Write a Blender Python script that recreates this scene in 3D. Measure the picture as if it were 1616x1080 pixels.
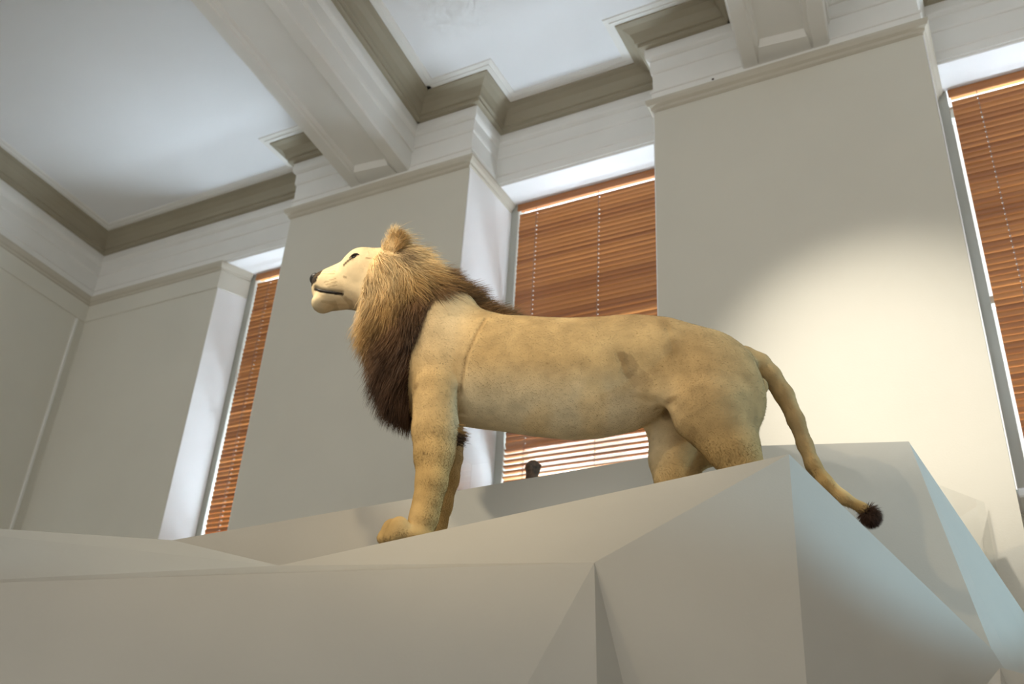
import bpy, bmesh, math, random
import numpy as np
from mathutils import Vector, Matrix
from mathutils.bvhtree import BVHTree

# ------------------------------------------------------------------ clear
for o in list(bpy.data.objects):
    bpy.data.objects.remove(o, do_unlink=True)
scene = bpy.context.scene
COL = scene.collection
random.seed(7)
RNG = np.random.default_rng(11)

# ------------------------------------------------------------------ camera
CAM = np.array([0.0, 0.0, 1.6])
W = np.array([[0.88682, 0.45879, 0.05540],       # right
              [-0.17683, 0.44765, -0.87655],     # down
              [-0.42695, 0.76755, 0.47811]])     # forward
FPX = 1518.0
cd = bpy.data.cameras.new('camera')
cd.sensor_width = 36.0
cd.lens = FPX / 1616 * 36.0
cd.clip_start = 0.05
cd.dof.use_dof = True
cd.dof.focus_distance = 3.95
cd.dof.aperture_fstop = 2.4
cam = bpy.data.objects.new('camera', cd)
COL.objects.link(cam)
cam.matrix_world = Matrix(((W[0][0], -W[1][0], -W[2][0], CAM[0]),
                           (W[0][1], -W[1][1], -W[2][1], CAM[1]),
                           (W[0][2], -W[1][2], -W[2][2], CAM[2]),
                           (0, 0, 0, 1)))
scene.camera = cam

# ------------------------------------------------------------------ world, lights, exposure
vs = scene.view_settings
vs.view_transform = 'Standard'
vs.look = 'None'
vs.exposure = 0.0
vs.gamma = 1.0
vs.use_curve_mapping = False
world = bpy.data.worlds.new('world')
scene.world = world
world.use_nodes = True
bg = world.node_tree.nodes['Background']
bg.inputs['Color'].default_value = (1.0, 0.985, 0.95, 1)
bg.inputs['Strength'].default_value = 1.42

def aim(o, target):
    d = Vector(target) - o.location
    o.rotation_euler = d.to_track_quat('-Z', 'Y').to_euler()

def spot(name, loc, target, power, color, angle, blend, radius=0.06):
    l = bpy.data.lights.new(name, 'SPOT')
    l.energy = power
    l.color = color
    l.spot_size = math.radians(angle)
    l.spot_blend = blend
    l.shadow_soft_size = radius
    o = bpy.data.objects.new(name, l)
    COL.objects.link(o)
    o.location = loc
    aim(o, target)
    return o

def area(name, loc, target, sx, sy, power, color):
    l = bpy.data.lights.new(name, 'AREA')
    l.shape = 'RECTANGLE'
    l.size = sx
    l.size_y = sy
    l.energy = power
    l.color = color
    o = bpy.data.objects.new(name, l)
    COL.objects.link(o)
    o.location = loc
    aim(o, target)
    return o

WARM = (1.0, 0.80, 0.52)
spot('track_spot_far', (-3.0, -0.4, 5.3), (-1.45, 3.35, 3.25), 235, WARM, 40, 0.9, 0.05)
spot('track_spot_near', (-1.33, 0.8, 5.95), (-2.25, 2.95, 3.4), 195, WARM, 50, 1.0, 0.04)
spot('track_spot_head', (-3.7, 1.3, 5.3), (-2.45, 2.95, 3.85), 330, (1.0, 0.88, 0.68), 26, 0.9, 0.04)
spot('track_spot_wall', (-2.2, -0.2, 5.6), (-0.47, 5.2, 4.02), 1500, (1.0, 0.93, 0.82), 24, 1.0, 0.06)
spot('daylight_standin_spot', (4.6, 5.12, 4.6), (-0.16, 4.38, 3.66), 880, (0.42, 0.76, 1.0), 27.6, 0.12, 0.12)  # added spot standing in for side-window daylight; cone edge makes its cutoff
spot('added_fill_spot', (-1.0, 2.6, 6.55), (-1.25, 4.2, 2.95), 160, (1.0, 0.90, 0.76), 38, 0.8, 0.10)  # added fill with no known fitting, lifts the shade on the back panel
WINDOW_X = [(-6.31, -5.25), (-3.37, -1.83), (0.07, 1.61), (3.51, 5.05)]
for i, (a, b) in enumerate(WINDOW_X):
    area('window_daylight', ((a + b) / 2, 6.98, 2.5), ((a + b) / 2, 6.75, 6.5), (b - a) + 2.2, 1.4, 1450 if i == 0 else 1100, (0.74, 0.87, 1.0))

# ------------------------------------------------------------------ projection helpers
C0 = np.array([-1.559, 3.333, 3.432])
AX = np.array([0.9063, 0.4226, 0.0])      # along the lion, tail end positive
NL = np.array([0.4226, -0.9063, 0.0])     # sideways, towards the visitor
ZF = 2.63                                 # height of the ledge the lion stands on

def ray(px, py):
    return W.T @ np.array([(px - 808) / FPX, (py - 540) / FPX, 1.0])

def at_y(px, py, y):
    d = ray(px, py)
    return CAM + d * (y / d[1])

def at_lat(px, py, lat):
    d = ray(px, py)
    p0 = C0 + NL * lat
    return CAM + d * (((p0 - CAM) @ NL) / (d @ NL))

def slz(px, py, lat):
    p = at_lat(px, py, lat)
    return (p - C0) @ AX, p[2]

# ------------------------------------------------------------------ materials
MATS = {}

def mat(name, color, rough=0.6, noise=0.06, scale=8.0, bump=0.0, bscale=60.0, attr=None, spec=0.4, detail=4.0):
    m = bpy.data.materials.new(name)
    m.use_nodes = True
    nt = m.node_tree
    b = nt.nodes['Principled BSDF']
    b.inputs['Roughness'].default_value = rough
    b.inputs['Specular IOR Level'].default_value = spec
    tc = nt.nodes.new('ShaderNodeTexCoord')
    n = nt.nodes.new('ShaderNodeTexNoise')
    n.inputs['Scale'].default_value = scale
    n.inputs['Detail'].default_value = detail
    nt.links.new(tc.outputs['Object'], n.inputs['Vector'])
    mr = nt.nodes.new('ShaderNodeMapRange')
    mr.inputs['From Min'].default_value = 0.3
    mr.inputs['From Max'].default_value = 0.7
    mr.inputs['To Min'].default_value = 1 - noise
    mr.inputs['To Max'].default_value = 1 + noise
    nt.links.new(n.outputs['Fac'], mr.inputs['Value'])
    mx = nt.nodes.new('ShaderNodeMix')
    mx.data_type = 'RGBA'
    mx.blend_type = 'MULTIPLY'
    mx.inputs['Factor'].default_value = 1.0
    if attr:
        at = nt.nodes.new('ShaderNodeAttribute')
        at.attribute_name = attr
        nt.links.new(at.outputs['Color'], mx.inputs[6])
    else:
        mx.inputs[6].default_value = (*color, 1)
    nt.links.new(mr.outputs['Result'], mx.inputs[7])
    nt.links.new(mx.outputs[2], b.inputs['Base Color'])
    if bump:
        n2 = nt.nodes.new('ShaderNodeTexNoise')
        n2.inputs['Scale'].default_value = bscale
        n2.inputs['Detail'].default_value = 3
        nt.links.new(tc.outputs['Object'], n2.inputs['Vector'])
        bp = nt.nodes.new('ShaderNodeBump')
        bp.inputs['Strength'].default_value = bump
        bp.inputs['Distance'].default_value = 0.01
        nt.links.new(n2.outputs['Fac'], bp.inputs['Height'])
        nt.links.new(bp.outputs['Normal'], b.inputs['Normal'])
    MATS[name] = m
    return m

mat('wall_paint', (0.68, 0.655, 0.57), 0.75, 0.02, 1.5, 0.05, 90)
mat('trim_paint', (0.82, 0.81, 0.77), 0.55, 0.02, 3.0)
mat('cove_taupe', (0.36, 0.32, 0.235), 0.6, 0.03, 3.0)  # cove colour, darker and browner than the trim
mat('bead_taupe', (0.56, 0.52, 0.43), 0.6, 0.03, 3.0)  # bead colour, between the trim and the cove
mat('reveal_paint', (0.90, 0.90, 0.90), 0.5, 0.02, 3.0)
mat('ceiling_paint', (0.84, 0.85, 0.86), 0.8, 0.015, 1.0)
mat('plinth_paint', (0.445, 0.42, 0.365), 0.7, 0.025, 2.5, 0.04, 120)
mat('floor_wood', (0.46, 0.40, 0.32), 0.45, 0.12, 5.0)
mat('frame_paint', (0.42, 0.42, 0.37), 0.5, 0.03, 4.0)
mat('cord_fabric', (0.30, 0.20, 0.16), 0.8, 0.08, 30.0)
mat('coat', (0.5, 0.36, 0.18), 0.85, 0.16, 14.0, 0.10, 220, attr='tint', spec=0.12, detail=6)
mat('hair', (0.5, 0.36, 0.18), 0.62, 0.10, 20.0, attr='tint', spec=0.25)
mat('nose_skin', (0.012, 0.010, 0.010), 0.38, 0.2, 60.0, 0.3, 200)
mat('lip_skin', (0.012, 0.009, 0.008), 0.5, 0.2, 60.0)
mat('claw_horn', (0.10, 0.065, 0.04), 0.4, 0.2, 60.0)
mat('eye_glass', (0.02, 0.012, 0.006), 0.08, 0.1, 40.0, spec=0.6)
mat('specimen_fur', (0.085, 0.048, 0.028), 0.85, 0.6, 45.0, 0.6, 80)
mat('speck', (0.06, 0.045, 0.035), 0.8, 0.1, 40.0)

def wood_mat():
    m = bpy.data.materials.new('blind_wood')
    m.use_nodes = True
    nt = m.node_tree
    b = nt.nodes['Principled BSDF']
    b.inputs['Roughness'].default_value = 0.33
    tc = nt.nodes.new('ShaderNodeTexCoord')
    oi = nt.nodes.new('ShaderNodeObjectInfo')
    add = nt.nodes.new('ShaderNodeVectorMath')
    add.operation = 'ADD'
    sc = nt.nodes.new('ShaderNodeVectorMath')
    sc.operation = 'SCALE'
    sc.inputs[0].default_value = (13, 7, 5)
    nt.links.new(oi.outputs['Random'], sc.inputs['Scale'])
    nt.links.new(tc.outputs['Object'], add.inputs[0])
    nt.links.new(sc.outputs['Vector'], add.inputs[1])
    mp = nt.nodes.new('ShaderNodeMapping')
    mp.inputs['Scale'].default_value = (0.3, 22, 22)
    nt.links.new(add.outputs['Vector'], mp.inputs['Vector'])
    n = nt.nodes.new('ShaderNodeTexNoise')
    n.inputs['Scale'].default_value = 2.0
    n.inputs['Detail'].default_value = 5
    nt.links.new(mp.outputs['Vector'], n.inputs['Vector'])
    ad = nt.nodes.new('ShaderNodeMath')
    ad.operation = 'MULTIPLY_ADD'
    ad.inputs[1].default_value = 0.42
    nt.links.new(oi.outputs['Random'], ad.inputs[0])
    ad.inputs[2].default_value = 0.12
    a2 = nt.nodes.new('ShaderNodeMath')
    a2.operation = 'MULTIPLY_ADD'
    a2.inputs[1].default_value = 0.34
    nt.links.new(n.outputs['Fac'], a2.inputs[0])
    nt.links.new(ad.outputs['Value'], a2.inputs[2])
    cr = nt.nodes.new('ShaderNodeValToRGB')
    cr.color_ramp.elements[0].position = 0.2
    cr.color_ramp.elements[0].color = (0.26, 0.088, 0.025, 1)
    cr.color_ramp.elements[1].position = 0.8
    cr.color_ramp.elements[1].color = (0.53, 0.218, 0.062, 1)
    nt.links.new(a2.outputs['Value'], cr.inputs['Fac'])
    nt.links.new(cr.outputs['Color'], b.inputs['Base Color'])
    MATS['blind_wood'] = m
wood_mat()

def clear_mat(name, tint, refl, rough):
    m = bpy.data.materials.new(name)
    m.use_nodes = True
    nt = m.node_tree
    nt.nodes.clear()
    out = nt.nodes.new('ShaderNodeOutputMaterial')
    tr = nt.nodes.new('ShaderNodeBsdfTransparent')
    tr.inputs['Color'].default_value = (*tint, 1)
    gl = nt.nodes.new('ShaderNodeBsdfGlossy')
    gl.inputs['Roughness'].default_value = rough
    fr = nt.nodes.new('ShaderNodeFresnel')
    fr.inputs['IOR'].default_value = refl
    mx = nt.nodes.new('ShaderNodeMixShader')
    ge = nt.nodes.new('ShaderNodeNewGeometry')      # only the entry side of the sheet reflects
    inv = nt.nodes.new('ShaderNodeMath')
    inv.operation = 'SUBTRACT'
    inv.inputs[0].default_value = 1.0
    nt.links.new(ge.outputs['Backfacing'], inv.inputs[1])
    mu = nt.nodes.new('ShaderNodeMath')
    mu.operation = 'MULTIPLY'
    nt.links.new(fr.outputs['Fac'], mu.inputs[0])
    nt.links.new(inv.outputs['Value'], mu.inputs[1])
    nt.links.new(mu.outputs['Value'], mx.inputs['Fac'])
    nt.links.new(tr.outputs['BSDF'], mx.inputs[1])
    nt.links.new(gl.outputs['BSDF'], mx.inputs[2])
    nt.links.new(mx.outputs['Shader'], out.inputs['Surface'])
    MATS[name] = m
clear_mat('window_glass', (0.97, 0.98, 0.98), 1.4, 0.02)
clear_mat('acrylic', (0.97, 0.975, 0.975), 1.33, 0.03)

# ------------------------------------------------------------------ mesh helpers
def link_mesh(name, verts, faces, material, parent=None, smooth=False, loc=None):
    me = bpy.data.meshes.new(name)
    me.from_pydata([tuple(map(float, v)) for v in verts], [], [tuple(f) for f in faces])
    me.update()
    if smooth:
        me.polygons.foreach_set('use_smooth', [True] * len(me.polygons))
    me.materials.append(MATS[material])
    o = bpy.data.objects.new(name, me)
    COL.objects.link(o)
    if loc is not None:
        o.location = loc
    if parent is not None:
        o.parent = parent
    return o

def bm_link(name, bm, material, parent=None, smooth=False):
    bmesh.ops.recalc_face_normals(bm, faces=bm.faces)
    me = bpy.data.meshes.new(name)
    bm.to_mesh(me)
    bm.free()
    if smooth:
        me.polygons.foreach_set('use_smooth', [True] * len(me.polygons))
    me.materials.append(MATS[material])
    o = bpy.data.objects.new(name, me)
    COL.objects.link(o)
    if parent is not None:
        o.parent = parent
    return o

def empty(name, loc=(0, 0, 0), rz=0.0):
    o = bpy.data.objects.new(name, None)
    o.empty_display_size = 0.1
    COL.objects.link(o)
    o.location = loc
    o.rotation_euler = (0, 0, rz)
    return o

def tag(o, label, cat=None, group=None, kind=None):
    o['label'] = label
    if cat:
        o['category'] = cat
    if group:
        o['group'] = group
    if kind:
        o['kind'] = kind
    return o

def prism(name, plan, z0, z1, material, parent=None, bevel=0.0):
    bm = bmesh.new()
    lo = [bm.verts.new((x, y, z0)) for x, y in plan]
    hi = [bm.verts.new((x, y, z1)) for x, y in plan]
    n = len(plan)
    bm.faces.new(lo)
    bm.faces.new(hi)
    for i in range(n):
        bm.faces.new((lo[i], lo[(i + 1) % n], hi[(i + 1) % n], hi[i]))
    if bevel:
        bmesh.ops.bevel(bm, geom=list(bm.edges), offset=bevel, segments=1, affect='EDGES')
    return bm_link(name, bm, material, parent)

def box(name, x0, x1, y0, y1, z0, z1, material, parent=None, bevel=0.0):
    return prism(name, [(x0, y0), (x1, y0), (x1, y1), (x0, y1)], z0, z1, material, parent, bevel)

def sweep(name, path, prof, material, parent=None, side=1, zoff=0.0):
    """profile (offset, z) swept along a plan path with mitred corners; the offset grows to the right of the path (side=1)"""
    P = [np.array(p, float) for p in path]
    n = len(P)
    nrm = []
    for i in range(n - 1):
        d = P[i + 1] - P[i]
        d /= np.linalg.norm(d)
        nrm.append(np.array([d[1], -d[0]]) * side)
    rows = []
    for i in range(n):
        if i == 0:
            m = nrm[0]
        elif i == n - 1:
            m = nrm[-1]
        else:
            m = nrm[i - 1] + nrm[i]
            m = m / (m @ nrm[i])
        rows.append([(P[i][0] + m[0] * o, P[i][1] + m[1] * o, z + zoff) for o, z in prof])
    verts = [v for r in rows for v in r]
    k = len(prof)
    faces = []
    for i in range(n - 1):
        for j in range(k):
            j2 = (j + 1) % k
            faces.append((i * k + j, i * k + j2, (i + 1) * k + j2, (i + 1) * k + j))
    faces.append(tuple(range(k)))
    faces.append(tuple(range((n - 1) * k, n * k)))
    bm = bmesh.new()
    vv = [bm.verts.new(v) for v in verts]
    for f in faces:
        bm.faces.new([vv[q] for q in f])
    return bm_link(name, bm, material, parent)

def tube(path, radii, sides=8, cap=True):
    P = np.array(path, float)
    n = len(P)
    verts, faces = [], []
    T = np.gradient(P, axis=0)
    T /= np.linalg.norm(T, axis=1)[:, None]
    up = np.array([0.123, 0.31, 0.94])
    for i in range(n):
        a = np.cross(T[i], up)
        a /= np.linalg.norm(a)
        b = np.cross(T[i], a)
        for k in range(sides):
            t = 2 * math.pi * k / sides
            verts.append(P[i] + radii[i] * (a * math.cos(t) + b * math.sin(t)))
    for i in range(n - 1):
        for k in range(sides):
            k2 = (k + 1) % sides
            faces.append((i * sides + k, i * sides + k2, (i + 1) * sides + k2, (i + 1) * sides + k))
    if cap:
        faces.append(tuple(range(sides))[::-1])
        faces.append(tuple(range((n - 1) * sides, n * sides)))
    return verts, faces

# ================================================================== THE ROOM
H_CEIL = 7.36
Z_SOFFIT = 6.65
Z_SILL = 3.40
Y_MAIN = 5.62
Y_PIER = 5.20
Y_BLIND = 5.93
Y_OUT = 6.15
XL = -8.28                     # corner with the left wall
SK = math.radians(5.48)
BD = np.array([math.sin(SK), -math.cos(SK)])   # the left wall and the beams run this way, into the room
PIERS = [(-5.23, -3.39), (-1.81, 0.05), (1.63, 3.49), (5.07, 6.93)]

def along(x, y, t):
    return (x + BD[0] * t, y + BD[1] * t)

fl = box('floor', -9.2, 9.0, -7.0, 6.3, -0.2, 0.0, 'floor_wood')
tag(fl, 'dark timber gallery floor below the plinth', kind='structure')
ce = empty('ceiling', (0, 0, 0))
tag(ce, 'white plaster ceiling divided by deep beams', kind='structure')
box('ceiling_panel', -9.2, 9.0, -7.0, 6.3, H_CEIL, H_CEIL + 0.2, 'ceiling_paint', ce)

# window wall
wb = empty('wall_back', (0, 0, 0))
tag(wb, 'cream painted window wall with broad piers', kind='structure')
prism('wall_panel', [(XL - 0.5, Y_MAIN), (-6.43, Y_MAIN), (-6.31, Y_BLIND - 0.03), (-6.31, Y_OUT + 0.1), (XL - 0.5, Y_OUT + 0.1)], 0, H_CEIL, 'wall_paint', wb)
prism('window_reveal', [(-6.4295, Y_MAIN + 0.003), (-6.31, Y_BLIND - 0.03), (-6.304, Y_BLIND - 0.03), (-6.4245, Y_MAIN + 0.003)], Z_SILL, Z_SOFFIT, 'reveal_paint', wb)
for i, (a, b) in enumerate(PIERS):
    prism('pier', [(a, Y_PIER), (b, Y_PIER), (b + 0.012, Y_OUT + 0.1), (a - 0.012, Y_OUT + 0.1)], 0, H_CEIL, 'wall_paint', wb)
    for x, s in ((a, -1), (b, 1)):      # white painted window reveals on the sides of each pier
        prism('window_reveal', [(x + s * 0.001, Y_PIER + 0.004), (x + s * 0.008, Y_PIER + 0.004), (x + s * 0.018, Y_BLIND - 0.02), (x + s * 0.008, Y_BLIND - 0.02)], Z_SILL, Z_SOFFIT + 0.02, 'reveal_paint', wb)
spans = [(-6.43, -5.23), (-3.39, -1.81), (0.05, 1.63), (3.49, 5.07), (6.93, 9.0)]
for a, b in spans:
    box('lintel', a - 0.1, b + 0.1, Y_MAIN, Y_OUT + 0.1, Z_SOFFIT, H_CEIL, 'trim_paint', wb)
    box('soffit_panel', a + 0.004, b - 0.004, Y_MAIN + 0.004, Y_BLIND + 0.05, Z_SOFFIT - 0.006, Z_SOFFIT, 'reveal_paint', wb)
    box('spandrel', a - 0.1, b + 0.1, Y_MAIN - 0.02, Y_OUT + 0.1, 0, Z_SILL, 'wall_paint', wb)
    box('window_sill', a + 0.005, b - 0.005, Y_PIER + 0.12, Y_OUT, Z_SILL, Z_SILL + 0.05, 'reveal_paint', wb, 0.008)
sp = link_mesh('nail_hole', [(v[0] * 0.011, v[1] * 0.004, v[2] * 0.011) for v in [(1, 0, 0), (.5, 0, .87), (-.5, 0, .87), (-1, 0, 0), (-.5, 0, -.87), (.5, 0, -.87), (0, -1, 0)]],
               [(0, 1, 6), (1, 2, 6), (2, 3, 6), (3, 4, 6), (4, 5, 6), (5, 0, 6)], 'speck', wb, loc=tuple(at_y(1125, 125, 5.155)))

# left wall
wl = empty('wall_left', (0, 0, 0))
tag(wl, 'cream painted side wall meeting the window wall at the left', kind='structure')
e0 = along(XL, Y_MAIN + 0.4, 0)
e1 = along(XL, Y_MAIN, 11.5)
prism('wall_panel', [along(XL, Y_MAIN, -0.5), e1, (e1[0] - 0.3, e1[1]), (XL - 0.35, Y_MAIN + 0.5)], 0, H_CEIL, 'wall_paint', wl)
c0 = along(XL, Y_MAIN, 0.10)
c1 = along(XL, Y_MAIN, 0.125)
prism('conduit', [c0, (c0[0] + 0.02, c0[1]), (c1[0] + 0.02, c1[1]), c1], 0, 6.36, 'trim_paint', wl)

wr = box('wall_right', 7.2, 7.5, -7.0, 5.2, 0, H_CEIL, 'wall_paint')  # out of view, added to hold back ambient light from the right
tag(wr, 'unseen cream end wall added to cut the light from the right', kind='structure')

# entablature: flat frieze bands, taupe cove and ceiling fillet running round the piers
wall_path = [(XL, Y_MAIN)]
for a, b in PIERS:
    wall_path += [(a, Y_MAIN), (a, Y_PIER), (b, Y_PIER), (b, Y_MAIN)]
wall_path += [(9.0, Y_MAIN)]
lw_far = along(XL, Y_MAIN, 11.0)
PROF_FRIEZE = [(-0.01, 6.668), (0.012, 6.668), (0.012, 6.738), (0.022, 6.744), (0.022, 6.756), (0.006, 6.762), (0.006, 6.93),
               (0.016, 6.937), (0.02, 6.955), (0.02, 7.05), (0.03, 7.056), (0.046, 7.075), (0.05, 7.09), (0.05, 7.166), (-0.01, 7.166)]
PROF_COVE = [(-0.01, 7.166), (0.075, 7.166), (0.09, 7.172), (0.09, 7.20), (0.108, 7.206), (0.115, 7.24), (0.14, 7.285), (0.185, 7.315),
             (0.225, 7.325), (0.225, 7.338), (-0.01, 7.338)]
PROF_FILLET = [(-0.01, 7.338), (0.262, 7.338), (0.262, 7.346), (0.30, 7.350), (0.305, 7.3605), (-0.01, 7.3605)]
PROF_BEAD = [(-0.01, 6.56), (0.004, 6.56), (0.018, 6.572), (0.022, 6.59), (0.04, 6.605), (0.052, 6.63), (0.052, 6.652), (0.03, 6.668), (-0.01, 6.668)]
PROF_BAND = [(-0.01, 6.37), (0.010, 6.37), (0.012, 6.376), (0.012, 6.56), (-0.01, 6.56)]
# path that turns the corner from the left wall
corner_path = [tuple(lw_far), (XL, Y_MAIN)] + wall_path[1:]
t1 = empty('trim_1')
tag(t1, 'moulded plaster entablature running round walls and piers', kind='structure')
sweep('frieze', corner_path, PROF_FRIEZE, 'trim_paint', t1)
sweep('cove', corner_path, PROF_COVE, 'cove_taupe', t1)
sweep('fillet', corner_path, PROF_FILLET, 'trim_paint', t1)
sweep('bead', [tuple(lw_far), (XL, Y_MAIN), (-6.43, Y_MAIN), (-6.31, Y_BLIND - 0.03)], PROF_BEAD, 'bead_taupe', t1)
for a, b in PIERS:
    sweep('bead', [(a - 0.01, Y_BLIND - 0.03), (a, Y_PIER), (b, Y_PIER), (b + 0.01, Y_BLIND - 0.03)], PROF_BEAD, 'bead_taupe', t1)
sweep('band', [tuple(lw_far), (XL, Y_MAIN), (-6.43, Y_MAIN), (-6.31, Y_BLIND - 0.03)], PROF_BAND, 'wall_paint', t1)

# beams with recessed soffit panels
def beam(xc, y_start, length, w=0.61):
    root = empty('beam', (xc, y_start, 0), 0)
    root.parent = ce
    hw = w / 2
    zb = 6.71
    right = np.array([-BD[1], BD[0]])      # across the beam, towards +x
    S = np.array([0.0, 0.0]) - BD * 0.02
    E_ = np.array([0.0, 0.0]) + BD * length
    def line(o0, zz):
        p, q = S + right * o0, E_ + right * o0
        return [(p[0], p[1], zz), (q[0], q[1], zz)]
    prof = [(-hw, H_CEIL), (-hw, zb + 0.02), (-hw + 0.012, zb), (-0.195, zb), (-0.185, zb + 0.012), (-0.165, zb + 0.018), (-0.15, zb + 0.045),
            (0.15, zb + 0.045), (0.165, zb + 0.018), (0.185, zb + 0.012), (0.195, zb), (hw - 0.012, zb), (hw, zb + 0.02), (hw, H_CEIL)]
    bm = bmesh.new()
    A = []
    B = []
    for o0, zz in prof:
        p, q = line(o0, zz)
        A.append(bm.verts.new(p))
        B.append(bm.verts.new(q))
    k = len(prof)
    for i in range(k):
        bm.faces.new((A[i], A[(i + 1) % k], B[(i + 1) % k], B[i]))
    bm.faces.new(A)
    bm.faces.new(B)
    bm_link('beam_casing', bm, 'trim_paint', root)
    # end block closing the recessed panel near the pier
    bm = bmesh.new()
    pts = []
    for o0, t in ((-0.19, -0.02), (0.19, -0.02), (0.165, 0.16), (-0.165, 0.16)):
        p = right * o0 + BD * t
        pts.append((p[0], p[1]))
    lo = [bm.verts.new((x, y, zb + 0.0005)) for x, y in pts]
    pts2 = []
    for o0, t in ((-0.19, -0.02), (0.19, -0.02), (0.15, 0.195), (-0.15, 0.195)):
        p = right * o0 + BD * t
        pts2.append((p[0], p[1]))
    hi = [bm.verts.new((x, y, zb + 0.046)) for x, y in pts2]
    bm.faces.new(lo)
    bm.faces.new(hi)
    for i in range(4):
        bm.faces.new((lo[i], lo[(i + 1) % 4], hi[(i + 1) % 4], hi[i]))
    bm_link('panel_end', bm, 'trim_paint', root)
    # mouldings on both flanks
    fr = [(-0.005, 6.90), (0.012, 6.905), (0.02, 6.93), (0.02, 7.05), (0.03, 7.056), (0.046, 7.075), (0.05, 7.09), (0.05, 7.166), (-0.005, 7.166)]
    for s in (1, -1):
        p = right * hw * s - BD * 0.0
        q = p + BD * length
        sweep('flank_frieze', [tuple(p), tuple(q)], fr, 'trim_paint', root, side=-s)
        sweep('flank_cove', [tuple(p - BD * 0.1), tuple(q)], PROF_COVE, 'cove_taupe', root, side=-s)
        sweep('flank_fillet', [tuple(p - BD * 0.1), tuple(q)], PROF_FILLET, 'trim_paint', root, side=-s)
    return root
for xc in (-4.29, -0.83, 2.6, 6.0):
    beam(xc, Y_PIER, 11.0)
# cross beam closing the coffers in front of the window bay
xb = empty('beam', (0, 0, 0))
xb.parent = ce
box('beam_casing', -9.0, 9.0, 1.62, 2.20, 6.78, H_CEIL, 'trim_paint', xb)
sweep('flank_cove', [(-9.0, 2.20), (9.0, 2.20)], PROF_COVE, 'cove_taupe', xb, side=-1)
sweep('flank_fillet', [(-9.0, 2.20), (9.0, 2.20)], PROF_FILLET, 'trim_paint', xb, side=-1)

# windows: frame, glazing bars and panes behind the blinds
for n, (a, b) in enumerate(WINDOW_X[:3]):
    w = empty('window_%d' % (n + 1), ((a + b) / 2, Y_OUT, Z_SILL))
    tag(w, 'tall painted window behind a timber blind', kind='structure')
    def wbox(name, x0, x1, y0, y1, z0, z1, m):
        o = box(name, x0 - (a + b) / 2, x1 - (a + b) / 2, y0 - Y_OUT, y1 - Y_OUT, z0 - Z_SILL, z1 - Z_SILL, m, w, 0.004 if m == 'frame_paint' else 0)
        return o
    fy0 = Y_BLIND - 0.02
    wbox('frame', a - 0.03, a + 0.062, fy0, Y_OUT + 0.05, Z_SILL + 0.05, Z_SOFFIT - 0.005, 'frame_paint')
    wbox('frame', b - 0.062, b + 0.03, fy0, Y_OUT + 0.05, Z_SILL + 0.05, Z_SOFFIT - 0.005, 'frame_paint')
    wbox('frame', a, b, Y_OUT - 0.03, Y_OUT + 0.05, Z_SOFFIT - 0.09, Z_SOFFIT - 0.005, 'frame_paint')
    wbox('frame', a, b, Y_OUT - 0.03, Y_OUT + 0.05, 4.98, 5.04, 'frame_paint')
    wbox('pane', a + 0.06, b - 0.06, Y_OUT + 0.01, Y_OUT + 0.016, Z_SILL + 0.05, 4.98, 'window_glass')
    wbox('pane', a + 0.06, b - 0.06, Y_OUT + 0.01, Y_OUT + 0.016, 5.04, Z_SOFFIT - 0.09, 'window_glass')

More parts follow.
